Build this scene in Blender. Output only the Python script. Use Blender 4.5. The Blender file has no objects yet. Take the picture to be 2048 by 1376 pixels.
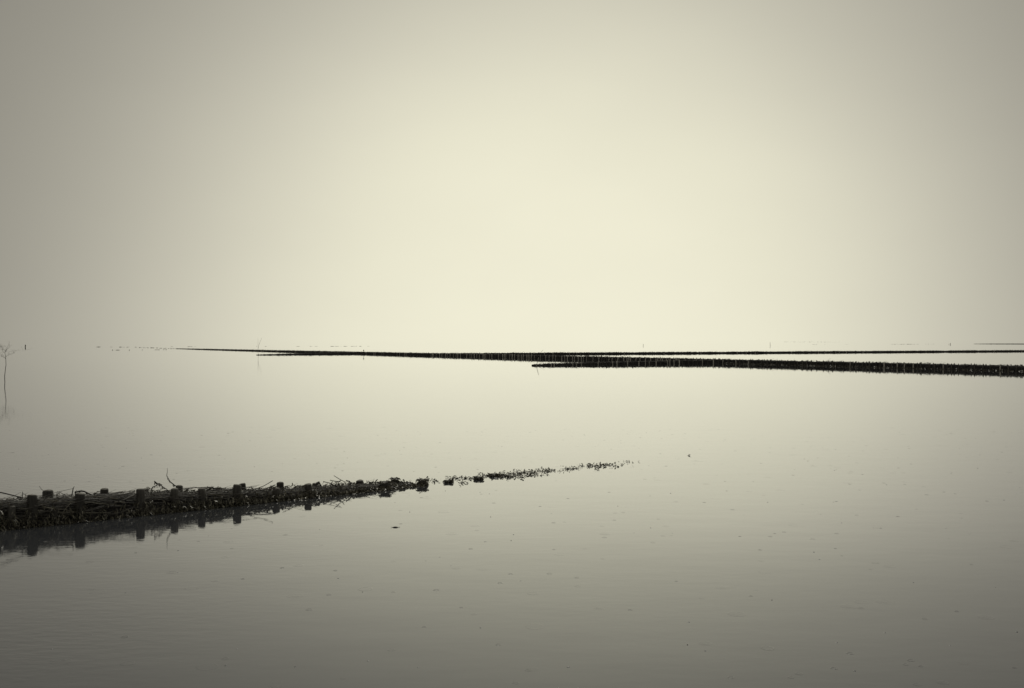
import bpy, math, random
from mathutils import Vector, Matrix, noise

random.seed(11)
scene = bpy.context.scene
COL = scene.collection

# ------------------------------------------------------------------ camera
CAM_H = 2.30
FPX = 1991.0                       # focal length in pixels of the 2048 px wide frame (35 mm lens)
PITCH = math.radians(0.279)
ROLL = 0.00166
cam_data = bpy.data.cameras.new('camera')
cam_data.sensor_width = 36.0
cam_data.lens = 36.0 * FPX / 2048.0
cam_data.clip_start = 0.1
cam_data.clip_end = 60000.0
cam = bpy.data.objects.new('camera', cam_data)
COL.objects.link(cam)
CAM_R = (Matrix.Rotation(math.pi / 2 - PITCH, 3, 'X') @ Matrix.Rotation(ROLL, 3, 'Z'))
cam.matrix_world = Matrix.Translation((0, 0, CAM_H)) @ CAM_R.to_4x4()
scene.camera = cam

# ------------------------------------------------------------------ sky: bright mist round a veiled sun
GLOW_AZ = math.radians(2.7)
world = bpy.data.worlds.new('World')
scene.world = world
world.use_nodes = True
wn, wl = world.node_tree.nodes, world.node_tree.links
wn.clear()

def wmath(op, a, b=None):
    n = wn.new('ShaderNodeMath'); n.operation = op
    for i, v in enumerate((a, b)):
        if v is None: continue
        if isinstance(v, (int, float)): n.inputs[i].default_value = v
        else: wl.new(v, n.inputs[i])
    return n.outputs[0]

def wdot(vec_out, v):
    n = wn.new('ShaderNodeVectorMath'); n.operation = 'DOT_PRODUCT'
    wl.new(vec_out, n.inputs[0]); n.inputs[1].default_value = v
    return n.outputs['Value']

tc = wn.new('ShaderNodeTexCoord')
gen = tc.outputs['Generated']
side = wdot(gen, (math.cos(GLOW_AZ), -math.sin(GLOW_AZ), 0))
fwd = wdot(gen, (math.sin(GLOW_AZ), math.cos(GLOW_AZ), 0))
up = wdot(gen, (0, 0, 1))
q1 = wmath('POWER', wmath('ABSOLUTE', wmath('DIVIDE', side, 0.400)), 1.95)
q2 = wmath('POWER', wmath('ABSOLUTE', wmath('DIVIDE', wmath('SUBTRACT', up, 0.0), 0.398)), 1.95)
q3 = wmath('POWER', wmath('SUBTRACT', 1.0, fwd), 1.95)
q = wmath('POWER', wmath('ADD', wmath('ADD', q1, q2), q3), 1.95)
# very soft, wide unevenness of the mist
mn = wn.new('ShaderNodeTexNoise'); mn.inputs['Scale'].default_value = 3.0; mn.inputs['Detail'].default_value = 4.0
mm = wn.new('ShaderNodeMapping'); mm.inputs['Scale'].default_value = (1.0, 1.0, 2.2); mm.inputs['Rotation'].default_value = (0, 0.35, 0)
wl.new(gen, mm.inputs['Vector']); wl.new(mm.outputs['Vector'], mn.inputs['Vector'])
mist = wmath('ADD', wmath('MULTIPLY', wmath('SUBTRACT', mn.outputs['Fac'], 0.5), 0.13), 1.0)
glow = wmath('DIVIDE', 1.0, wmath('ADD', 1.0, q))
glow = wmath('MULTIPLY', glow, mist)
lum = wmath('ADD', wmath('MULTIPLY', glow, 0.735), 0.128)
ramp = wn.new('ShaderNodeValToRGB')
ramp.color_ramp.elements[0].position = 0.16; ramp.color_ramp.elements[0].color = (1.0, 0.95, 0.82, 1)
ramp.color_ramp.elements[1].position = 0.80; ramp.color_ramp.elements[1].color = (1.0, 0.968, 0.765, 1)
wl.new(lum, ramp.inputs['Fac'])
bg = wn.new('ShaderNodeBackground')
wl.new(ramp.outputs['Color'], bg.inputs['Color'])
wl.new(lum, bg.inputs['Strength'])
wo = wn.new('ShaderNodeOutputWorld')
wl.new(bg.outputs[0], wo.inputs['Surface'])

# ------------------------------------------------------------------ sun, veiled by the mist
sun_data = bpy.data.lights.new('sun', 'SUN')
sun_data.energy = 1.1
sun_data.angle = math.radians(35)
sun_data.color = (1.0, 0.97, 0.86)
sun = bpy.data.objects.new('sun', sun_data)
COL.objects.link(sun)
SUN_EL = math.radians(55)
sd = Vector((math.sin(GLOW_AZ) * math.cos(SUN_EL), math.cos(GLOW_AZ) * math.cos(SUN_EL), math.sin(SUN_EL)))
sun.rotation_euler = (-sd).to_track_quat('-Z', 'Y').to_euler()

scene.view_settings.view_transform = 'Standard'
scene.view_settings.look = 'None'
scene.view_settings.exposure = 0.0
scene.view_settings.gamma = 1.0
scene.view_settings.use_curve_mapping = False

# ------------------------------------------------------------------ helpers
def ray(x, y):
    d = Vector(((x - 1024.0) / FPX, -(y - 688.0) / FPX, -1.0))
    return CAM_R @ d

def at(x, y):
    """point on the water seen at a pixel of the photograph"""
    d = ray(x, y)
    k = -CAM_H / d.z
    return Vector((d.x * k, d.y * k, 0.0))

def tag(o, label=None, cat=None, group=None, kind=None):
    if label: o['label'] = label
    if cat: o['category'] = cat
    if group: o['group'] = group
    if kind: o['kind'] = kind
    return o

def empty(name, loc=(0, 0, 0), rz=0.0):
    o = bpy.data.objects.new(name, None)
    o.empty_display_size = 0.2
    o.location = loc
    o.rotation_euler = (0, 0, rz)
    COL.objects.link(o)
    return o

def link(name, mesh, parent=None):
    o = bpy.data.objects.new(name, mesh)
    COL.objects.link(o)
    if parent: o.parent = parent
    return o

class MB:
    def __init__(self):
        self.v = []; self.f = []
    def tube(self, pts, rads, n=6, cap=True):
        base = len(self.v)
        pts = [Vector(p) for p in pts]
        prev = None
        for i, p in enumerate(pts):
            a = pts[max(i - 1, 0)]; b = pts[min(i + 1, len(pts) - 1)]
            t = (b - a)
            t = t.normalized() if t.length > 1e-9 else Vector((0, 0, 1))
            if prev is None:
                ref = Vector((0, 0, 1)) if abs(t.z) < 0.9 else Vector((1, 0, 0))
                u = t.cross(ref).normalized()
            else:
                u = (prev - t * prev.dot(t)).normalized()
            prev = u
            w = t.cross(u)
            r = rads[i]
            for k in range(n):
                an = 2 * math.pi * k / n
                self.v.append(p + (u * math.cos(an) + w * math.sin(an)) * r)
        for i in range(len(pts) - 1):
            for k in range(n):
                k2 = (k + 1) % n
                self.f.append((base + i * n + k, base + i * n + k2, base + (i + 1) * n + k2, base + (i + 1) * n + k))
        if cap:
            self.f.append(tuple(base + k for k in reversed(range(n))))
            e = base + (len(pts) - 1) * n
            self.f.append(tuple(e + k for k in range(n)))
    def strip(self, pts, widths, across):
        base = len(self.v)
        for p, w in zip(pts, widths):
            self.v.append(Vector(p) - across * w * 0.5)
            self.v.append(Vector(p) + across * w * 0.5)
        for i in range(len(pts) - 1):
            b = base + 2 * i
            self.f.append((b, b + 1, b + 3, b + 2))
    def mesh(self, name, mat, smooth=True):
        me = bpy.data.meshes.new(name)
        me.from_pydata([tuple(v) for v in self.v], [], self.f)
        me.materials.append(mat)
        if smooth:
            me.polygons.foreach_set('use_smooth', [True] * len(me.polygons))
        me.update()
        return me
    def build(self, name, mat, parent=None, smooth=True):
        return link(name, self.mesh(name, mat, smooth), parent)

def lerp_table(tab, s):
    if s <= tab[0][0]: return tab[0][1]
    for (a, va), (b, vb) in zip(tab, tab[1:]):
        if s <= b:
            return va + (vb - va) * (s - a) / (b - a)
    return tab[-1][1]

R = random.uniform

# ------------------------------------------------------------------ materials
def mat_organic(name, dark, light, rough, scale, stretch=(1, 1, 1), bump=0.002, spec=0.5, per_object=0.0):
    m = bpy.data.materials.new(name); m.use_nodes = True
    n, l = m.node_tree.nodes, m.node_tree.links
    b = n['Principled BSDF']
    tcn = n.new('ShaderNodeTexCoord')
    mp = n.new('ShaderNodeMapping'); mp.inputs['Scale'].default_value = stretch
    l.new(tcn.outputs['Object'], mp.inputs['Vector'])
    nz = n.new('ShaderNodeTexNoise'); nz.inputs['Scale'].default_value = scale
    nz.inputs['Detail'].default_value = 5; nz.inputs['Roughness'].default_value = 0.65
    l.new(mp.outputs['Vector'], nz.inputs['Vector'])
    rp = n.new('ShaderNodeValToRGB')
    rp.color_ramp.elements[0].position = 0.35; rp.color_ramp.elements[0].color = (*dark, 1)
    rp.color_ramp.elements[1].position = 0.68; rp.color_ramp.elements[1].color = (*light, 1)
    l.new(nz.outputs['Fac'], rp.inputs['Fac'])
    col = rp.outputs['Color']
    if per_object:
        oi = n.new('ShaderNodeObjectInfo')
        mr = n.new('ShaderNodeMapRange')
        mr.inputs['To Min'].default_value = 1 - per_object; mr.inputs['To Max'].default_value = 1 + per_object
        l.new(oi.outputs['Random'], mr.inputs['Value'])
        hs = n.new('ShaderNodeHueSaturation')
        l.new(mr.outputs['Result'], hs.inputs['Value'])
        l.new(col, hs.inputs['Color'])
        col = hs.outputs['Color']
    l.new(col, b.inputs['Base Color'])
    b.inputs['Roughness'].default_value = rough
    b.inputs['Specular IOR Level'].default_value = spec
    bp = n.new('ShaderNodeBump'); bp.inputs['Distance'].default_value = bump; bp.inputs['Strength'].default_value = 0.8
    l.new(nz.outputs['Fac'], bp.inputs['Height'])
    l.new(bp.outputs['Normal'], b.inputs['Normal'])
    return m

M_POST = mat_organic('wet_post_wood', (0.040, 0.038, 0.034), (0.115, 0.11, 0.095), 0.55, 30, (1, 1, 0.12), 0.003, 0.4, 0.3)
M_GRAIN_SKY_RIM = mat_organic('end_grain_painted_sky_rim', (0.10, 0.095, 0.08), (0.26, 0.25, 0.21), 0.6, 40, (1, 1, 1), 0.002, 0.4)  # pale end grain, with the sky-lit rim of the post tops painted in
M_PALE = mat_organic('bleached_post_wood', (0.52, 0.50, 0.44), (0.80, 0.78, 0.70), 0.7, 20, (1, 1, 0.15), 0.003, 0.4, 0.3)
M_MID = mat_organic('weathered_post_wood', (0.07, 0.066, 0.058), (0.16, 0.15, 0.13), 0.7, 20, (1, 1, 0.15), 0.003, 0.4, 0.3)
M_BRANCH = mat_organic('wet_brushwood', (0.03, 0.028, 0.026), (0.15, 0.142, 0.125), 0.5, 25, (0.2, 1, 1), 0.002, 0.4, 0.45)
M_REED = mat_organic('pale_reed', (0.13, 0.122, 0.10), (0.26, 0.245, 0.20), 0.6, 25, (0.2, 1, 1), 0.001, 0.4, 0.25)
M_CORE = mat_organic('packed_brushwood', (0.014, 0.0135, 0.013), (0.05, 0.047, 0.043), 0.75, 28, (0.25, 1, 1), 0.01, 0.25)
M_WEED = mat_organic('bladder_wrack', (0.035, 0.033, 0.026), (0.27, 0.255, 0.195), 0.26, 22, (1, 1, 1), 0.001, 0.5)
M_FARFILL = mat_organic('dark_fascine', (0.022, 0.021, 0.021), (0.075, 0.071, 0.066), 0.8, 10, (0.3, 1, 1), 0.01, 0.2)
M_WITHY = mat_organic('withy_bark', (0.05, 0.047, 0.04), (0.10, 0.095, 0.08), 0.7, 30, (1, 1, 0.2), 0.001, 0.3)

def mat_water():
    m = bpy.data.materials.new('calm_silty_water'); m.use_nodes = True
    n, l = m.node_tree.nodes, m.node_tree.links
    n.remove(n['Principled BSDF'])
    silt = n.new('ShaderNodeBsdfDiffuse'); silt.inputs['Color'].default_value = (0.056, 0.060, 0.068, 1)
    mirror = n.new('ShaderNodeBsdfGlossy'); mirror.inputs['Roughness'].default_value = 0.03
    mirror.inputs['Color'].default_value = (1, 1, 1, 1)
    fr = n.new('ShaderNodeFresnel'); fr.inputs['IOR'].default_value = 1.333
    cv = n.new('ShaderNodeFloatCurve')
    cu = cv.mapping.curves[0]
    cu.points[0].location = (0.0, 0.02); cu.points[1].location = (1.0, 1.0)
    for xx, yy in ((0.06, 0.09), (0.144, 0.23), (0.25, 0.40), (0.378, 0.61), (0.507, 0.745), (0.685, 0.865)):
        cu.points.new(xx, yy)
    cv.mapping.update()
    l.new(fr.outputs[0], cv.inputs['Value'])
    mix = n.new('ShaderNodeMixShader')
    l.new(cv.outputs[0], mix.inputs['Fac']); l.new(silt.outputs[0], mix.inputs[1]); l.new(mirror.outputs[0], mix.inputs[2])
    l.new(mix.outputs[0], n['Material Output'].inputs['Surface'])
    geo = n.new('ShaderNodeNewGeometry')
    def noise_tex(scale, stretch, detail):
        mp = n.new('ShaderNodeMapping'); mp.inputs['Scale'].default_value = stretch
        l.new(geo.outputs['Position'], mp.inputs['Vector'])
        t = n.new('ShaderNodeTexNoise'); t.inputs['Scale'].default_value = scale
        t.inputs['Detail'].default_value = detail
        l.new(mp.outputs['Vector'], t.inputs['Vector'])
        return t.outputs['Fac']
    fine = noise_tex(7.0, (0.8, 1.6, 1.0), 4)
    swell = noise_tex(0.9, (1.0, 1.8, 1.0), 2)
    patch = noise_tex(0.16, (1, 1, 1), 1)
    mr = n.new('ShaderNodeMapRange')
    mr.inputs['From Min'].default_value = 0.40; mr.inputs['From Max'].default_value = 0.66
    mr.inputs['To Min'].default_value = 0.25; mr.inputs['To Max'].default_value = 1.0
    l.new(patch, mr.inputs['Value'])
    sx = n.new('ShaderNodeSeparateXYZ'); l.new(geo.outputs['Position'], sx.inputs[0])
    # water lapping round the near groyne is livelier than the open pool
    lap = n.new('ShaderNodeMapRange'); lap.interpolation_type = 'SMOOTHSTEP'
    lap.inputs['From Min'].default_value = -1.0; lap.inputs['From Max'].default_value = -5.5
    lap.inputs['To Min'].default_value = 0.17; lap.inputs['To Max'].default_value = 1.7
    l.new(sx.outputs['X'], lap.inputs['Value'])
    calm = n.new('ShaderNodeMapRange')
    calm.inputs['From Min'].default_value = 14.0; calm.inputs['From Max'].default_value = 22.0
    calm.inputs['To Min'].default_value = 1.0; calm.inputs['To Max'].default_value = 0.25
    l.new(sx.outputs['Y'], calm.inputs['Value'])
    m0 = n.new('ShaderNodeMath'); m0.operation = 'MULTIPLY'
    l.new(lap.outputs['Result'], m0.inputs[0]); l.new(calm.outputs['Result'], m0.inputs[1])
    m1 = n.new('ShaderNodeMath'); m1.operation = 'MULTIPLY'
    l.new(m0.outputs[0], m1.inputs[0]); l.new(mr.outputs['Result'], m1.inputs[1])
    mu = n.new('ShaderNodeMath'); mu.operation = 'MULTIPLY'
    l.new(fine, mu.inputs[0]); l.new(m1.outputs[0], mu.inputs[1])
    far = n.new('ShaderNodeMapRange')
    far.inputs['From Min'].default_value = 25.0; far.inputs['From Max'].default_value = 160.0
    far.inputs['To Min'].default_value = 1.0; far.inputs['To Max'].default_value = 0.0
    l.new(sx.outputs['Y'], far.inputs['Value'])
    sw = n.new('ShaderNodeMath'); sw.operation = 'MULTIPLY'
    l.new(swell, sw.inputs[0]); l.new(far.outputs['Result'], sw.inputs[1]); swell = sw.outputs[0]
    ff = n.new('ShaderNodeMath'); ff.operation = 'MULTIPLY'
    l.new(mu.outputs[0], ff.inputs[0]); l.new(far.outputs['Result'], ff.inputs[1]); mu = ff
    b1 = n.new('ShaderNodeBump'); b1.inputs['Distance'].default_value = 0.0015; b1.inputs['Strength'].default_value = 1.0
    l.new(swell, b1.inputs['Height'])
    b2 = n.new('ShaderNodeBump'); b2.inputs['Distance'].default_value = 0.0026; b2.inputs['Strength'].default_value = 1.0
    l.new(mu.outputs[0], b2.inputs['Height']); l.new(b1.outputs['Normal'], b2.inputs['Normal'])
    gl = n.new('ShaderNodeMapRange')
    gl.inputs['From Min'].default_value = 60.0; gl.inputs['From Max'].default_value = 320.0
    gl.inputs['To Min'].default_value = 0.03; gl.inputs['To Max'].default_value = 0.0
    l.new(sx.outputs['Y'], gl.inputs['Value']); l.new(gl.outputs['Result'], mirror.inputs['Roughness'])
    for sh in (mirror, fr, silt):
        l.new(b2.outputs['Normal'], sh.inputs['Normal'])
    return m
M_WATER = mat_water()

# ------------------------------------------------------------------ water
me = bpy.data.meshes.new('water')
W = 12000.0
me.from_pydata([(-W, -2000, 0), (W, -2000, 0), (W, W, 0), (-W, W, 0)], [], [(0, 1, 2, 3)])
me.materials.append(M_WATER)
tag(link('water', me), kind='structure')

# rain marks: low rings and splash domes standing on the water surface
def rain_marks():
    mb = MB()
    rnd = random.Random(5)
    def ring(cx, cy, r, w, h, n=18):
        b = len(mb.v)
        for k in range(n):
            a = 2 * math.pi * k / n
            c, s_ = math.cos(a), math.sin(a)
            for rr, z in ((r - w, -0.0006), (r, h), (r + w, -0.0006)):
                mb.v.append(Vector((cx + c * rr, cy + s_ * rr, z)))
        for k in range(n):
            k2 = (k + 1) % n
            for j in range(2):
                mb.f.append((b + 3 * k + j, b + 3 * k + j + 1, b + 3 * k2 + j + 1, b + 3 * k2 + j))
    def drop(cx, cy, r, h, n=8):
        b = len(mb.v)
        for rr, z in ((r, -0.0006), (r * 0.7, h * 0.35), (r * 0.35, h * 0.85)):
            for k in range(n):
                a = 2 * math.pi * k / n
                mb.v.append(Vector((cx + math.cos(a) * rr, cy + math.sin(a) * rr, z)))
        mb.v.append(Vector((cx, cy, h)))
        for i in range(2):
            for k in range(n):
                k2 = (k + 1) % n
                mb.f.append((b + i * n + k, b + i * n + k2, b + (i + 1) * n + k2, b + (i + 1) * n + k))
        for k in range(n):
            mb.f.append((b + 2 * n + k, b + 2 * n + (k + 1) % n, b + 3 * n))
    for _ in range(950):
        y = rnd.uniform(4.5, 26.0)
        x = rnd.uniform(-0.62 * y - 1, 0.62 * y + 1)
        u = rnd.random()
        if u < 0.26:
            drop(x, y, rnd.uniform(0.006, 0.012), rnd.uniform(0.002, 0.006))
        elif u < 0.72:
            ring(x, y, rnd.uniform(0.012, 0.028), 0.006, rnd.uniform(0.0006, 0.0018))
        else:
            r = rnd.uniform(0.03, 0.075)
            ring(x, y, r, 0.010, rnd.uniform(0.0004, 0.0011))
            if rnd.random() < 0.5: ring(x, y, r * 0.5, 0.008, 0.0006)
    o = mb.build('rain_ripples', M_WATER)
    tag(o, 'small rings and splashes of raindrops scattered over the calm water', 'ripples', kind='stuff')
rain_marks()

# ------------------------------------------------------------------ building blocks for the groynes
def post_mesh(name, mat, seed, radius, top, depth=0.25, rounded=0.6, n=14, cut=0.0, cap=None):
    rnd = random.Random(seed)
    mb = MB()
    zs = [-depth, -0.02, 0.03] + [top * f for f in (0.2, 0.4, 0.6, 0.8)] + [top - radius * 0.35, top - radius * 0.12, top]
    zs = sorted(set(max(-depth, z) for z in zs))
    ph = rnd.uniform(0, 6)
    rings = []
    for z in zs:
        k = 1.0
        if z > top - radius * 0.2: k = 1 - 0.13 * rounded
        if z >= top - 1e-6: k = 1 - 0.38 * rounded
        ring_ = []
        for i in range(n):
            a = 2 * math.pi * i / n
            d = 1 + 0.07 * noise.noise(Vector((math.cos(a) * 1.4 + seed, math.sin(a) * 1.4, z * 5))) + 0.03 * math.sin(3 * a + ph)
            r = radius * k * d * (1.03 - 0.06 * max(z, 0) / max(top, 0.01))
            zz = z + (cut * math.cos(a + ph) * radius if z > top - radius * 0.2 else 0)
            ring_.append(len(mb.v)); mb.v.append(Vector((math.cos(a) * r, math.sin(a) * r, zz)))
        rings.append(ring_)
    for a, b in zip(rings, rings[1:]):
        for i in range(n):
            j = (i + 1) % n
            mb.f.append((a[i], a[j], b[j], b[i]))
    c = len(mb.v); mb.v.append(Vector((0, 0, top + radius * 0.07)))
    for i in range(n):
        mb.f.append((rings[-1][i], rings[-1][(i + 1) % n], c))
    me_ = mb.mesh(name, mat)
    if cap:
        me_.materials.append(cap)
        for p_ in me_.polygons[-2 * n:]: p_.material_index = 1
    return me_

def frond(mb, p, d, length, width, droop, rnd):
    """one forked blade of wrack"""
    d = Vector(d).normalized()
    pts = [Vector(p)]; cur = Vector(p); dirv = d.copy()
    segs = 3
    for i in range(segs):
        dirv = (dirv + Vector((rnd.uniform(-.35, .35), rnd.uniform(-.35, .35), -droop * 0.45 + rnd.uniform(-.2, .2)))).normalized()
        cur = cur + dirv * (length / segs)
        if cur.z < 0.002: cur.z = 0.002 + rnd.uniform(0, 0.004)
        pts.append(cur.copy())
    ax = dirv.cross(Vector((rnd.uniform(-1, 1), rnd.uniform(-1, 1), rnd.uniform(-.3, 1))))
    ax = ax.normalized() if ax.length > 1e-6 else Vector((1, 0, 0))
    mb.strip(pts, [width * 0.6, width, width * 1.15, width * 0.5], ax)
    if rnd.random() < 0.6:
        q = pts[1]; e = (dirv + Vector((rnd.uniform(-.8, .8), rnd.uniform(-.8, .8), rnd.uniform(-.3, .3)))).normalized()
        b = q + e * length * 0.5
        if b.z < 0.002: b.z = 0.003
        mb.strip([q, (q + b) * 0.5, b], [width * 0.5, width * 0.9, width * 0.4], ax)

# ------------------------------------------------------------------ the near groyne, sinking into the water
P0, P1 = at(66, 1051), at(617, 994)
ND = (P1 - P0).normalized()
NN = Vector((-ND.y, ND.x, 0))
NANG = math.atan2(ND.y, ND.x)

def gp(x, y, t=0.0):
    """(s, z) where the sight line meets the vertical plane t metres behind the front post row"""
    d = ray(x, y)
    o = Vector((0, 0, CAM_H)) - (P0 + NN * t)
    k = -o.dot(NN) / d.dot(NN)
    h = o + d * k
    return h.dot(ND), h.z, d.length * k

near = empty('brushwood_groyne', P0, NANG)
tag(near, 'dark low groyne of thick posts, brushwood and seaweed sinking into the open water', 'groyne', 'brushwood groynes')
GAP = 0.40
FILL = [(-4, .35), (-.9, .33), (0.4, .30), (1.3, .262), (2.0, .222), (2.6, .178), (3.1, .137), (3.7, .115), (4.5, .088), (5.2, .055), (5.8, .03), (6.3, 0.0)]
def fill_h(s):
    h = lerp_table(FILL, s)
    lump = 0.030 * noise.noise(Vector((s * 2.3, 4.1, 0))) + 0.016 * noise.noise(Vector((s * 6.1, 1.1, 3)))
    return max(0.0, h + lump * min(1.0, h / 0.12))

rn = random.Random(3)
# front row: pixel x, pixel y of the top, width in pixels
front = [(-75, 994, 18), (-8, 1003, 16), (22, 1012, 15), (66, 989.5, 18), (108, 1013, 15), (157, 985.5, 18), (282, 977, 16), (351, 976, 14.5), (406, 976, 14),
         (473, 969, 16), (552, 975.5, 14.5), (617, 967.5, 14)]
back = [(-60, 986, 16), (20, 998, 15), (95, 980, 19), (209, 976.5, 15), (291, 977, 15), (358, 970, 13), (486, 966.5, 14), (560.5, 963.5, 14),
        (630, 966, 13), (720, 960, 14)]
stumps = [(770, 959, 25, 0.0), (790, 952.5, 17, GAP), (845, 954.5, 23, 0.0), (897, 956.5, 17, 0.0), (957, 949.5, 17, 0.0), (988, 945, 15, 0.12)]

def tuft(parent, radius, z0, z1, count, seed, lmin=0.04, lmax=0.11, spread=0.6, facing=None):
    rnd = random.Random(seed); mb = MB()
    for _ in range(count):
        a = rnd.uniform(0, 2 * math.pi)
        z = rnd.uniform(z0, z1)
        p = Vector((math.cos(a) * radius * 0.95, math.sin(a) * radius * 0.95, z))
        d = Vector((math.cos(a) * spread, math.sin(a) * spread, rnd.uniform(-0.9, 0.2)))
        frond(mb, p, d, rnd.uniform(lmin, lmax), rnd.uniform(0.006, 0.014), 0.9, rnd)
    return mb.build('seaweed', M_WEED, parent)

k = 0
for row, t in ((front, 0.0), (back, GAP)):
    for (px, py, wpx) in row:
        s, H, Z = gp(px, py, t)
        rad = 0.5 * wpx * Z / FPX
        k += 1
        o = link('post', post_mesh('post', M_POST, 40 + k, rad, H, rounded=rn.choice([0.7, 0.9, 1.2]) if px != 560.5 else 1.5, cut=R(0.0, 0.12), cap=M_GRAIN_SKY_RIM), near)
        o.location = (s, t, 0)
        o.rotation_euler = (R(-0.06, 0.06), R(-0.055, 0.055), 0)
        if t == 0.0:
            w = tuft(o, rad, 0.01, max(0.05, H * 0.55), int(70 + 60 * (px in (22, 108, 157))), 100 + k)
for i, (px, py, wpx, t) in enumerate(stumps):
    s, H, Z = gp(px, py, t)
    H = max(H, 0.05)
    rad = 0.5 * wpx * Z / FPX
    o = link('post', post_mesh('post', M_POST, 80 + i, rad * 0.72, max(0.02, H - 0.03), rounded=1.7), near)
    o.location = (s, t, 0)
    w = tuft(o, rad * 0.7, 0.0, H * 0.5, 260, 300 + i, 0.025, 0.06, 1.0)
    # crown of the stump
    mb = MB(); rnd = random.Random(500 + i)
    for _ in range(110):
        a = rnd.uniform(0, 6.283); r = rad * 0.75 * math.sqrt(rnd.random())
        frond(mb, (math.cos(a) * r, math.sin(a) * r, H - 0.03 - 0.25 * r * r / rad), (math.cos(a) * .8, math.sin(a) * .8, rnd.uniform(0.2, 1.3)), rnd.uniform(.025, .06), rnd.uniform(.006, .012), 1.2, rnd)
    mb.build('seaweed', M_WEED, o)

# packed core of fascines between the rows
def core_mesh(s0, s1, step, hfun, t0, t1, skirt, amp, mat, seed):
    mb = MB(); cols = []
    s = s0
    while s <= s1 + 1e-6:
        h = max(hfun(s), 0.0)
        prof = [(t0 - skirt, -0.08), (t0 - skirt * 0.75, min(0.03, h * 0.3)), (t0 - 0.005, h * 0.45), (t0 + 0.02, h * 0.8), (t0 + (t1 - t0) * 0.25, h * 0.97),
                (t0 + (t1 - t0) * 0.6, h), (t1 - 0.02, h * 0.85), (t1 + 0.03, h * 0.35), (t1 + skirt * 0.6, -0.08)]
        ring = []
        for j, (t, z) in enumerate(prof):
            nv = noise.noise(Vector((s * 4 + seed, j * 1.7, 0.3))) + 0.6 * noise.noise(Vector((s * 11 + seed, j * 2.9, 3.3)))
            nu = noise.noise(Vector((s * 5 + seed, j * 1.3, 9.3)))
            ring.append(len(mb.v))
            mb.v.append(Vector((s, t + amp * nu, z + (amp * nv * min(1, h / 0.12) if j not in (0, 8) else 0))))
        cols.append(ring)
        s += step
    for a, b in zip(cols, cols[1:]):
        for j in range(len(a) - 1):
            mb.f.append((a[j], b[j], b[j + 1], a[j + 1]))
    mb.f.append(tuple(cols[0])); mb.f.append(tuple(reversed(cols[-1])))
    return mb.mesh('packed_brushwood', mat, smooth=False)
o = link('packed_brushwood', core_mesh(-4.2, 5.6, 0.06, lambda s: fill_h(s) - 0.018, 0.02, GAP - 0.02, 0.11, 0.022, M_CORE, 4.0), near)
tag(o, kind='stuff')

# branches laid lengthwise, one object each
def branch_mesh(i):
    rnd = random.Random(900 + i); mb = MB()
    L = rnd.uniform(0.5, 1.3); r0 = rnd.uniform(0.005, 0.012)
    n = 6; pts = []; y = z = 0.0
    for k in range(n):
        f = k / (n - 1)
        pts.append(Vector(((f - 0.5) * L, y, z)))
        y += rnd.uniform(-0.03, 0.03); z += rnd.uniform(-0.03, 0.03)
    mb.tube(pts, [r0 * (1 - 0.55 * k / (n - 1)) for k in range(n)], 5)
    if rnd.random() < 0.6:
        b = pts[3]; e = b + Vector((rnd.uniform(.08, .2), rnd.uniform(-.05, .05), rnd.uniform(-.04, .07)))
        mb.tube([b, (b + e) / 2 + Vector((0, 0, .008)), e], [r0 * .5, r0 * .4, r0 * .2], 4)
    return mb
bm_dark = [branch_mesh(i).mesh('branch', M_BRANCH) for i in range(14)]
bm_pale = [branch_mesh(i).mesh('branch', M_REED) for i in range(14, 19)]
rb = random.Random(21)
for i in range(230):
    s = rb.uniform(-3.2, 4.1)
    h = fill_h(s)
    u = rb.random()
    if u < 0.55:                        # front face
        t = rb.uniform(-0.07, 0.04); z = rb.uniform(0.25, 1.0) * h
    else:                               # top
        t = rb.uniform(0.0, GAP); z = h - 0.045 + rb.uniform(0, 0.03)
    pale = (u < 0.55 and rb.random() < 0.17)
    o = link('branch', rb.choice(bm_pale if pale else bm_dark), near)
    o.location = (s, t, z)
    o.rotation_euler = (rb.uniform(0, 6.28), rb.gauss(0, 0.15 if u < .55 else .02) , rb.gauss(0, 0.06) + (math.pi if rb.random() < .5 else 0))
    sc = rb.uniform(0.45, 1.0) * (0.6 if s > 2.9 else 1)
    o.scale = (sc, sc, sc)

# fine twigs, too many to count
mb = MB(); rt = random.Random(77)
for i in range(2600):
    s = rt.uniform(-4, 5.0); h = fill_h(s)
    if rt.random() < 0.5:
        t = rt.uniform(-0.06, 0.05); z = rt.uniform(0.15, 1.02) * h
    else:
        t = rt.uniform(0, GAP); z = h - 0.025 + rt.uniform(-0.01, 0.02)
    L = rt.uniform(0.05, 0.2); an = rt.gauss(0, 0.35); el = rt.gauss(0, 0.2)
    d = Vector((math.cos(an) * math.cos(el), math.sin(an) * math.cos(el), math.sin(el)))
    p = Vector((s, t, z)); m_ = p + d * L * 0.5 + Vector((0, rt.uniform(-.015, .015), rt.uniform(-.012, .012))); e = p + d * L
    e.z = max(e.z, 0.005); m_.z = max(m_.z, 0.005)
    r = rt.uniform(0.0015, 0.004)
    mb.tube([p, m_, e], [r, r * .8, r * .4], 3, cap=False)
tag(mb.build('twigs', M_BRANCH, near), kind='stuff')

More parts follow.
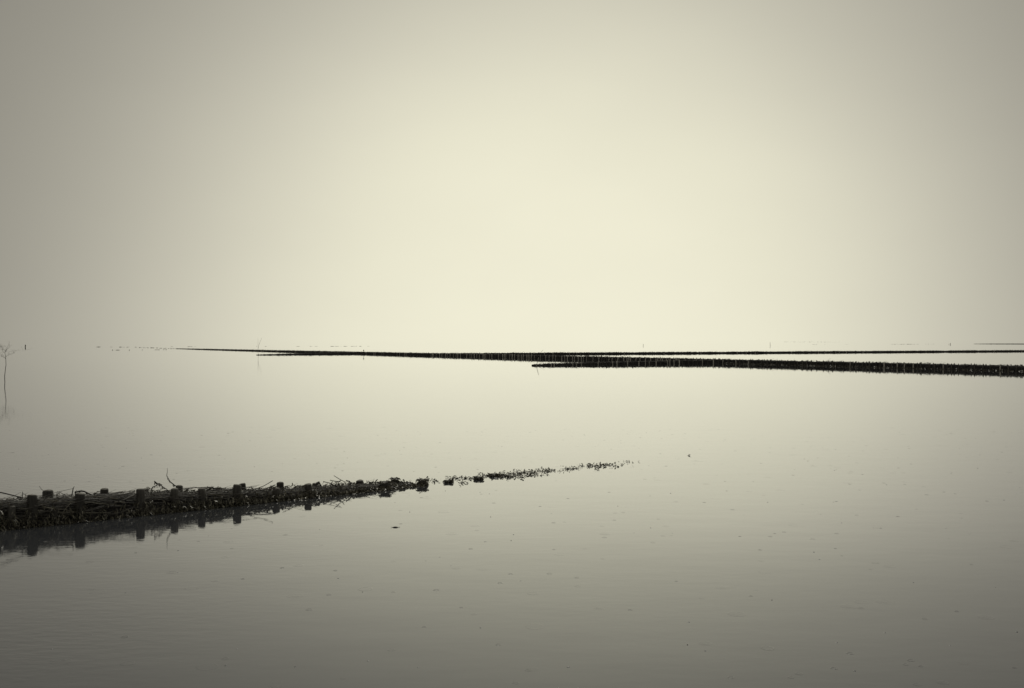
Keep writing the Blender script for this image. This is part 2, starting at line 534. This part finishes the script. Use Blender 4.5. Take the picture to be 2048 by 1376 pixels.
# wrack: fringe along the water, growing over the top towards the sunken end
mb = MB(); rw = random.Random(55)
for i in range(6200):
    s = rw.uniform(-4.0, 5.5) if i % 3 else rw.uniform(1.2, 5.6)
    h = fill_h(s)
    cover = min(1, max(0.30, (s - 0.3) / 3.2))
    u = rw.random()
    if u < 0.62:
        zmax = h * (0.35 + 0.65 * cover)
        z = abs(rw.gauss(0, 0.5)) * zmax
        z = min(z, h)
        t = -0.11 * (1 - z / max(h, .03)) + rw.uniform(-0.05, 0.03)
        d = (rw.uniform(-.6, .6), rw.uniform(-1, -.2), rw.uniform(-.9, .4))
    else:
        if rw.random() > cover: continue
        t = rw.uniform(-0.02, GAP + 0.08); z = h - 0.015
        d = (rw.uniform(-.8, .8), rw.uniform(-.8, .8), rw.uniform(-.1, .9))
    frond(mb, (s, t, max(z, 0.003)), d, rw.uniform(0.03, 0.10) * (0.75 if s > 2.2 else 1), rw.uniform(0.006, 0.014) * (1.5 if s > 2.2 else 1), 0.8, rw)
tag(mb.build('seaweed_fringe', M_WEED, near), kind='stuff')

# single sticks and pieces of driftwood standing out of the groyne (pixels of the photograph, plane t behind the front row)
def pix_line(pts, t):
    out = []
    for (x, y) in pts:
        s, z, _ = gp(x, y, t)
        out.append(Vector((s, t, z)))
    return out
sticks = [
    ([(356, 975), (348, 970), (340, 963), (336, 957), (333.5, 951), (334.5, 944), (334, 936)], [7, 7, 8, 5, 4, 3, 2], .28, M_BRANCH, 14),
    ([(303, 992), (303, 977), (306, 974), (312, 971), (318, 966.5), (324, 970)], [7, 8, 7, 6, 7, 5], .20, M_BRANCH, 9),
    ([(308, 962), (314, 966), (322, 971), (332, 978), (343, 985)], [6, 6, 7, 4, 4], .21, M_BRANCH, 11),
    ([(142, 993), (145, 983), (147, 977), (149, 972.5)], [4, 6, 6, 2], .2, M_BRANCH, 5),
    ([(78, 972), (83, 978), (88, 983)], [2, 3, 3], .36, M_BRANCH, 0),
    ([(44, 998), (45, 990), (45, 983)], [4, 5, 3], .18, M_BRANCH, 4),
    ([(45, 986), (52, 990), (58, 993)], [2, 3, 3], .18, M_BRANCH, 3),
    ([(113, 991), (114, 983), (119, 984), (126, 988), (132, 990)], [2, 3, 4, 4, 5], .2, M_BRANCH, 6),
    ([(150, 986), (156, 983), (163, 982), (170, 983.5), (177, 987), (183, 990)], [8, 11, 12, 11, 9, 6], .12, M_BRANCH, 6),
    ([(189, 995), (190, 985)], [8, 3], .1, M_BRANCH, 0),
    ([(75, 1008), (78, 1000), (82, 993), (86, 990)], [4, 4, 3, 2], -.08, M_REED, 0),
    ([(52, 1003), (51, 997), (54, 993)], [3, 3, 2], -.06, M_REED, 0),
    ([(123, 1032), (130, 1018), (137, 1010), (141, 1005)], [5, 5, 4, 3], -.09, M_REED, 0),
    ([(84, 1013), (105, 1017), (128, 1019), (149, 1024)], [8, 8, 7, 6], -.05, M_REED, 0),
    ([(120, 1026), (136, 1029), (150, 1033)], [7, 6, 5], -.06, M_REED, 0),
    ([(229, 1004), (238, 1003.5), (249, 1005)], [9, 9, 8], -.05, M_REED, 0),
    ([(415, 988), (428, 989), (442, 991.5), (456, 993)], [10, 9, 8, 6], -.04, M_REED, 0),
    ([(438, 984), (456, 981), (470, 978)], [7, 7, 6], .1, M_BRANCH, 0),
    ([(412, 982), (421, 974.5), (430, 977), (440, 982)], [7, 9, 8, 6], .15, M_BRANCH, 14),
    ([(667, 951), (675, 956), (683, 960.5), (690, 964)], [4, 5, 5, 5], .2, M_BRANCH, 0),
    ([(692, 961), (700, 963), (703, 968)], [9, 10, 8], .2, M_BRANCH, 4),
    ([(647, 963), (654, 965), (664, 967)], [5, 6, 6], .2, M_BRANCH, 4),
    ([(659, 960), (668, 962), (676, 963), (682, 961.5)], [5, 7, 8, 6], .25, M_BRANCH, 5),
    ([(672, 990), (678, 981), (684, 971), (689, 965)], [5, 6, 5, 4], -.04, M_REED, 0),
    ([(622, 984), (640, 983), (660, 981), (676, 980.5)], [7, 7, 6, 5], -.03, M_REED, 0),
    ([(630, 972), (634, 966), (638, 964), (643, 972)], [12, 14, 13, 9], .18, M_BRANCH, 8),
]
for i, (pts, ws, t, mat, nweed) in enumerate(sticks):
    P = pix_line(pts, t)
    Q = [p + Vector((0, R(-0.02, 0.02), 0)) for p in P]
    mb = MB()
    mb.tube(Q, [w * 0.001 for w in ws], 6)
    o = mb.build('branch', mat, near)
    if nweed:
        mw = MB(); rnd = random.Random(700 + i)
        for _ in range(nweed):
            j = rnd.randrange(max(1, len(Q) - 2)); f = rnd.random()
            p = Q[j].lerp(Q[j + 1], f)
            frond(mw, p, (rnd.uniform(-.4, .4), rnd.uniform(-.4, .4), -1), rnd.uniform(.015, .05), rnd.uniform(.005, .010), 0.6, rnd)
        mw.build('seaweed', M_WEED, o)

# floating wrack over the sunken end
def floating_weed():
    mb = MB(); rnd = random.Random(91)
    def cluster(x, y, n, sx, sy, up_=0.0):
        c = at(x, y)
        for _ in range(n):
            p = c + ND * rnd.gauss(0, sx) + NN * rnd.gauss(0, sy * 2.6)
            p.z = 0.003
            a = rnd.uniform(0, 6.283)
            if rnd.random() < 0.55:
                frond(mb, p, (math.cos(a) * .6, math.sin(a) * .6, rnd.uniform(.4, 1.2)), rnd.uniform(.025, .065), rnd.uniform(.008, .018), 0.7, rnd)
            else:
                frond(mb, p, (math.cos(a), math.sin(a), .1), rnd.uniform(.02, .06), rnd.uniform(.006, .014), 0.8, rnd)
    for x, y, n, sx, sy in [(868, 963, 26, .06, .07), (884, 964, 12, .04, .05), (912, 957, 80, .12, .05), (925, 966, 14, .05, .03), (940, 956, 20, .06, .05), (977, 951, 60, .05, .05), (995, 952, 230, .10, .05), (1014, 953, 120, .09, .05), (1032, 949, 60, .10, .07), (1045, 944, 50, .14, .06),
                        (1060, 946, 60, .16, .04), (1056, 951, 22, .10, .03), (1085, 942, 60, .18, .05), (1080, 951, 10, .06, .02), (1102, 941, 30, .08, .03), (1118, 942, 14, .10, .02), (1138, 938, 36, .07, .03), (1152, 937, 20, .06, .03),
                        (1175, 933, 36, .13, .06), (1190, 932, 80, .12, .05), (1212, 930, 30, .10, .03), (1226, 933, 10, .06, .02), (1245, 928, 12, .10, .04), (1254, 923.5, 12, .07, .03),
                        (1374, 911.5, 2, .008, .004), (1378, 911.5, 3, .010, .005)]:
        cluster(x, y, n, sx, sy)
    o = mb.build('floating_seaweed', M_WEED)
    tag(o, 'loose dark seaweed floating in a thinning line off the sunken groyne end', 'seaweed', kind='stuff')
floating_weed()

# scrap of driftwood floating in front
c = at(791, 1055)
root = empty('driftwood_stick', c, math.radians(8))
tag(root, 'tiny dark stick floating alone on the open water before the posts', 'driftwood')
mb = MB(); mb.tube([(-.035, 0, .002), (-.015, .003, .005), (.01, 0, .006), (.03, -.004, .003)], [.003, .007, .006, .003], 6); mb.build('bark_piece', M_BRANCH, root)
mb = MB(); mb.tube([(-.033, 0, .002), (-.046, .004, .005), (-.055, .0, .010)], [.002, .002, .0012], 5); mb.build('twig', M_BRANCH, root)
mb = MB(); mb.tube([(.028, -.003, .003), (.045, .002, .004), (.055, .003, .006)], [.002, .002, .0012], 5); mb.build('twig', M_BRANCH, root)

# ------------------------------------------------------------------ the far groynes
far_post_meshes = {}
for key, mat in (('pale', M_PALE), ('mid', M_MID), ('dark', M_POST)):
    far_post_meshes[key] = [post_mesh('post', mat, 600 + i, 1.0, 1.0, depth=0.5, rounded=0.5, n=8) for i in range(3)]
# unit posts: radius 1 and height 1, scaled per object

def far_groyne(label, A, B, hfun, seed, posts='stuff', pale=lambda f, r: 'dark', spacing=0.5, twigs=24, weed=None, part_range=(0, 1), back_parts=False, gap=0.42, fill_drop=0.03, rad=0.05):
    A = Vector(A); B = Vector(B)
    d = (B - A); L = d.length; ang = math.atan2(d.y, d.x)
    g = empty('brushwood_groyne', A, ang)
    tag(g, label, 'groyne', 'brushwood groynes')
    rnd = random.Random(seed)
    top = lambda s: max(0.0, hfun(s / L) - fill_drop + 0.035 * noise.noise(Vector((s * 0.9, seed, 0))) + 0.03 * noise.noise(Vector((s * 3.1, seed, 5))))
    o = link('packed_brushwood', core_mesh(0, L, 0.22, top, 0.03, gap - 0.03, 0.07, 0.03, M_FARFILL, seed), g)
    tag(o, kind='stuff')
    mb = MB()
    for i in range(int(L * twigs)):
        s = rnd.uniform(0, L); h = top(s)
        if h < 0.03: continue
        if rnd.random() < 0.5: t = rnd.uniform(-0.04, 0.04); z = rnd.uniform(0.1, 1) * h
        else: t = rnd.uniform(0, gap); z = h + rnd.uniform(-.02, .03)
        LL = rnd.uniform(.15, .6); an = rnd.gauss(0, .2); el = rnd.gauss(0, .18)
        dv = Vector((math.cos(an) * math.cos(el), math.sin(an) * math.cos(el), math.sin(el)))
        p = Vector((s, t, z)); e = p + dv * LL; e.z = max(e.z, .01)
        r = rnd.uniform(.004, .012)
        mb.tube([p, e], [r, r * .5], 3, cap=False)
    if mb.v: tag(mb.build('twigs', M_FARFILL, g), kind='stuff')
    rest = {'pale': MB(), 'mid': MB(), 'dark': MB()}
    for row, t in ((0, 0.0), (1, gap)):
        s = rnd.uniform(0, spacing)
        while s < L:
            f = s / L
            h = hfun(f) * rnd.uniform(0.93, 1.1) + rnd.uniform(-.01, .03)
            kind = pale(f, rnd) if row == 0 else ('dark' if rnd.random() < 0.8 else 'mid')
            tx, ty = rnd.gauss(0, .045), rnd.gauss(0, .045)
            if h > 0.02:
                rr = rad * rnd.uniform(.8, 1.15)
                if posts == 'parts' and part_range[0] <= f <= part_range[1] and (row == 0 or back_parts):
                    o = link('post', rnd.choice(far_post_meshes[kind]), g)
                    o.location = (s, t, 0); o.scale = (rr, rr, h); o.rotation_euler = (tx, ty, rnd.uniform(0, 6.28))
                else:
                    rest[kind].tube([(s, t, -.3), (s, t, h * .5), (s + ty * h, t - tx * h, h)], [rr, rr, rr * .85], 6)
            s += spacing * rnd.uniform(.45, 1.7)
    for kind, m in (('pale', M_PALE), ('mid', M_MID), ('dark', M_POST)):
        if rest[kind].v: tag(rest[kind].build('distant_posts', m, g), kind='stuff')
    if weed:
        mw = MB()
        for i in range(int(L * (weed[1] - weed[0]) * weed[2])):
            s = rnd.uniform(weed[0], weed[1]) * L
            frond(mw, (s, rnd.uniform(-.16, -.02), rnd.uniform(.005, .13)), (rnd.uniform(-.6, .6), -1, rnd.uniform(-.6, .3)), rnd.uniform(.08, .22), rnd.uniform(.015, .04), .8, rnd)
        tag(mw.build('seaweed_fringe', M_WEED, g), kind='stuff')
    return g

# long main groyne: comes in from the far left and leaves on the right
A, B = at(352, 697.5), at(2110, 744.7)
LB = (B - A).length
def frac_main(px):
    """share of the main groyne's length at a picture column"""
    p = at(px, 697.5 + (px - 352) * (744.7 - 697.5) / (2110 - 352))
    return (p - A).length / LB
f900, f1450 = frac_main(860), frac_main(1450)
H_MAIN = [(0, .07), (frac_main(400), .14), (frac_main(520), .21), (frac_main(727), .31), (frac_main(1050), .40), (1, .44)]
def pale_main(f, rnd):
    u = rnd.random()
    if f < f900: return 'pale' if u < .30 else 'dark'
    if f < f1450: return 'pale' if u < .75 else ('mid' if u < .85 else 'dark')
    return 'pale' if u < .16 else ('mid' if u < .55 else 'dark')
far_groyne('long black groyne with many pale posts, from which two short spurs branch', A, B,
           lambda f: lerp_table(H_MAIN, f) * (1 + .08 * noise.noise(Vector((f * 60, 1, 1)))), 12, 'parts', pale_main, .48, 26, (f1450, 1, 40), (f900, 1), True)

# short spur in front of it, open end to the left
S0, S1 = at(1068, 731.5), at(1425, 726.8)
far_groyne('short groyne spur of pale posts branching off the long groyne, leaning stick at its end', S0, S1,
           lambda f: lerp_table([(0, .15), (.12, .20), (.3, .25), (.6, .31), (1, .37)], f), 31, 'parts', lambda f, r: 'pale' if r.random() < .62 else 'dark', .5, 26, None, (0, 1), False)

# groyne behind, running to the right
C0, C1 = at(826, 710.2), at(2120, 702.3)
far_groyne('thin low black groyne with few pale posts, lying behind the long groyne', C0, C1,
           lambda f: .27 * (1 + .22 * noise.noise(Vector((f * 40, 2, 2)))), 47, 'stuff', lambda f, r: 'pale' if r.random() < (.16 if f < .62 else .03) else 'dark', .55, 16)

# its continuation on the near side of the main groyne
L0, L1 = at(516, 710.2), at(712, 707.6)
far_groyne('small low spur with thin branched withy at its tip, almost awash', L0, L1,
           lambda f: lerp_table([(0, .10), (.1, .13), (.4, .19), (1, .28)], f) * (1 + .3 * noise.noise(Vector((f * 50, 3, 2)))), 53, 'stuff', lambda f, r: 'dark', .6, 14)

# drowned groynes: only tips and tufts break the surface
def drowned(label, segs, seed, h=(.06, .2), dens=.8):
    rnd = random.Random(seed)
    p0 = at(segs[0][0], segs[0][1])
    g = empty('drowned_groyne', p0)
    tag(g, label, 'groyne', 'drowned groynes')
    mb = MB(); mw = MB()
    for (xa, ya, xb, yb, amt) in segs:
        a, b = at(xa, ya) - p0, at(xb, yb) - p0
        L = (b - a).length
        for i in range(max(1, int(L * dens * amt))):
            f = rnd.random(); p = a.lerp(b, f) + Vector((0, rnd.uniform(0, .4), 0))
            hh = rnd.uniform(*h) * .75; r = rnd.uniform(.035, .055)
            mb.tube([p - Vector((0, 0, .3)), p + Vector((rnd.uniform(-.02, .02), 0, hh))], [r, r * .9], 6)
        s = rnd.uniform(0, 1.0)
        while s < L:
            if rnd.random() < amt:
                p = a.lerp(b, s / L); ln = rnd.uniform(.5, 1.8); hh = rnd.uniform(h[0] * .4, h[1] * .42)
                dv = (b - a).normalized()
                pts = [p + dv * (ln * q_ - ln / 2) + Vector((0, .15, hh * .55 * (1 - abs(2 * q_ - 1) ** 3) - .03 + rnd.uniform(-.01, .015))) for q_ in (0, .25, .5, .75, 1)]
                mw.tube(pts, [.03, hh * .5, hh * .55, hh * .5, .03], 6)
            s += rnd.uniform(.6, 2.4)
    tag(mb.build('distant_posts', M_POST, g), kind='stuff')
    if mw.v: tag(mw.build('seaweed', M_WEED, g), kind='stuff')

drowned('broken row of post tips trailing off the thin far end of the long groyne',
        [(172, 694, 222, 694, .25), (222, 694, 272, 694.6, .7), (275, 695, 316, 696, .7), (312, 696.4, 352, 697.4, .8)], 61, (.10, .25), .9)
drowned('short dotted row of stakes awash in front of the long groyne tail',
        [(222, 700.3, 243, 700.3, .8), (254, 700.5, 266, 700.5, .5), (284, 700, 288, 700, .5), (305, 699.8, 342, 699.4, .9)], 67, (.08, .2), .9)
drowned('faint distant dotted line of stake tips behind the tall thin withy',
        [(320, 693.4, 390, 693.2, .6), (500, 692.9, 560, 692.8, .25), (590, 692.8, 640, 692.7, .5), (655, 692.7, 740, 692.5, .3)], 71, (.10, .26), .5)
drowned('faintest dotted row of stake tips, closest to the horizon',
        [(1568, 683.8, 1680, 684.2, .5)], 73, (.25, .4), .3)
drowned('far dotted row of stakes in line with the solid dark streak',
        [(1618, 689, 1720, 689, .2), (1780, 688.6, 1838, 688.4, .8), (1850, 688.3, 1890, 688.2, .4)], 79, (.12, .28), .6)
far_groyne('very distant thin dark groyne streak lying beyond the thin low groyne', at(1948, 687.9), at(2110, 688.2),
           lambda f: lerp_table([(0, .12), (.2, .22), (1, .32)], f), 83, 'stuff', lambda f, r: 'dark', 1.0, 3)

# ------------------------------------------------------------------ withies and marker poles
def pixel_limb(base, pts):
    """polyline in the upright plane through base facing the viewer"""
    out = []
    Y = base.y
    for (x, y) in pts:
        d = ray(x, y); k_ = Y / d.y
        out.append(Vector((d.x * k_, 0, CAM_H + d.z * k_)) - Vector((base.x, 0, 0)))
    return out

# bare branched withy on the left
b0 = at(9.8, 764.5)
wy = empty('branched_withy', b0)
tag(wy, 'bare forked sapling standing alone in the water', 'sapling')
z = lambda u, v: (u / 11.467, 680 + v / 11.467)
trunk = pixel_limb(b0, [z(112, 968), z(108, 900), z(107, 830), z(118, 720), z(126, 640), z(138, 580), z(135, 490), z(130, 390), z(120, 330), z(112, 290)])
trunk.insert(0, trunk[0] - Vector((0, 0, .3)))
mb = MB(); mb.tube(trunk, [.018, .0175, .0175, .017, .016, .015, .014, .013, .011, .009, .008], 8); mb.build('trunk', M_WITHY, wy)
rl = random.Random(8)
limbs = [[z(130, 390), z(160, 360), z(225, 330), z(310, 305), z(390, 280), z(450, 245), z(510, 215)],
         [z(112, 290), z(140, 250), z(180, 210), z(225, 165), z(270, 125)],
         [z(112, 290), z(125, 245), z(95, 225), z(50, 210), z(10, 165), z(-25, 130)],
         [z(130, 425), z(90, 405), z(40, 378), z(-10, 370), z(-60, 340)],
         [z(114, 300), z(70, 270), z(45, 230), z(40, 190), z(46, 150)]]
for i, pl in enumerate(limbs):
    pts = pixel_limb(b0, pl)
    pts = [p + Vector((0, (j * j) * rl.uniform(-.025, .025), 0)) for j, p in enumerate(pts)]
    mb = MB(); n = len(pts)
    mb.tube(pts, [.006 * (1 - .72 * j / (n - 1)) for j in range(n)], 6)
    o = mb.build('limb', M_WITHY, wy)
    mt = MB()
    for j in range(1, n):
        for _ in range(3):
            a = pts[j - 1].lerp(pts[j], rl.random())
            dv = Vector((rl.uniform(-.5, .7), rl.uniform(-.6, .6), rl.uniform(-.1, 1))).normalized() * rl.uniform(.10, .28)
            m_ = a + dv * .5 + Vector((rl.uniform(-.02, .02), 0, rl.uniform(0, .03)))
            mt.tube([a, m_, a + dv], [.003, .0024, .0015], 4)
    mt.build('twigs', M_WITHY, o)

def pole(name, label, limb_list, base_px, rads, mat, cat='pole', knob=None, group=None):
    b = at(*base_px)
    g = empty(name, b)
    tag(g, label, cat, group)
    for i, (pl, r0, r1) in enumerate(limb_list):
        pts = pixel_limb(b, pl)
        if i == 0: pts.insert(0, Vector((pts[0].x, 0, -.3)))
        mb = MB(); n = len(pts)
        mb.tube(pts, [r0 + (r1 - r0) * j / (n - 1) for j in range(n)], 6)
        mb.build('shaft' if i == 0 else 'side_branch', mat, g)
    if knob:
        p = pixel_limb(b, [knob[0]])[0]
        mb = MB(); r = knob[1]
        mb.tube([p + Vector((0, 0, -r * 1.2)), p + Vector((0, 0, -r * .6)), p, p + Vector((0, 0, r * .6)), p + Vector((0, 0, r))], [r * .3, r * .9, r, r * .8, r * .2], 10)
        mb.build('knob', mat, g)
    return g

pole('tall_withy', 'tall thin forked withy at the tip of the small low spur',
     [([(516.5, 710.3), (516.3, 700), (516, 688), (515.8, 675.5)], .016, .007), ([(515.9, 699), (517.5, 691), (520, 684), (523.5, 676)], .014, .009)], (516.5, 710.3), None, M_WITHY, 'withy')
pole('leaning_stick', 'pale leaning stick at the open end of the short spur',
     [([(1073, 732.2), (1074.5, 725), (1077.5, 715)], .026, .018), ([(1073, 731.5), (1070.5, 727.5)], .014, .009)], (1073, 732.2), None, M_PALE, 'stick')
pole('marker_pole', 'slim dark pole with a knob rising above the long groyne',
     [([(727.3, 709.2), (727.3, 700.5)], .03, .025)], (727.3, 709.2), None, M_POST, 'pole', ((727.3, 700.7), .085))
pole('leaning_twig', 'thin slanting twig sticking up from the groyne behind',
     [([(1080, 708.6), (1083, 703), (1086.5, 699.5)], .02, .014)], (1080, 708.6), None, M_WITHY, 'twig')
pole('stake', 'short thick stake far off beside the bare sapling',
     [([(50.6, 694.4), (50.7, 691), (51.4, 690)], .10, .12), ([(51.4, 690.4), (50.2, 688)], .03, .02)], (50.6, 694.4), None, M_POST, 'stake')
pole('stake', 'short grey stake alone on open water beyond the thin low groyne',
     [([(1286.5, 691.5), (1286.5, 687.8)], .07, .06)], (1286.5, 691.5), None, M_MID, 'stake')
pole('stake', 'tall thin grey stake standing by the end of the faintest dotted row',
     [([(1540.4, 690.6), (1540.2, 684.4)], .07, .05), ], (1540.4, 690.6), None, M_MID, 'stake')
pole('stake', 'stubby dark stake ending the far dotted row',
     [([(1900.8, 689), (1900.8, 686)], .11, .10), ([(1898, 689), (1898, 687.3)], .06, .05)], (1900.8, 689), None, M_POST, 'stake')
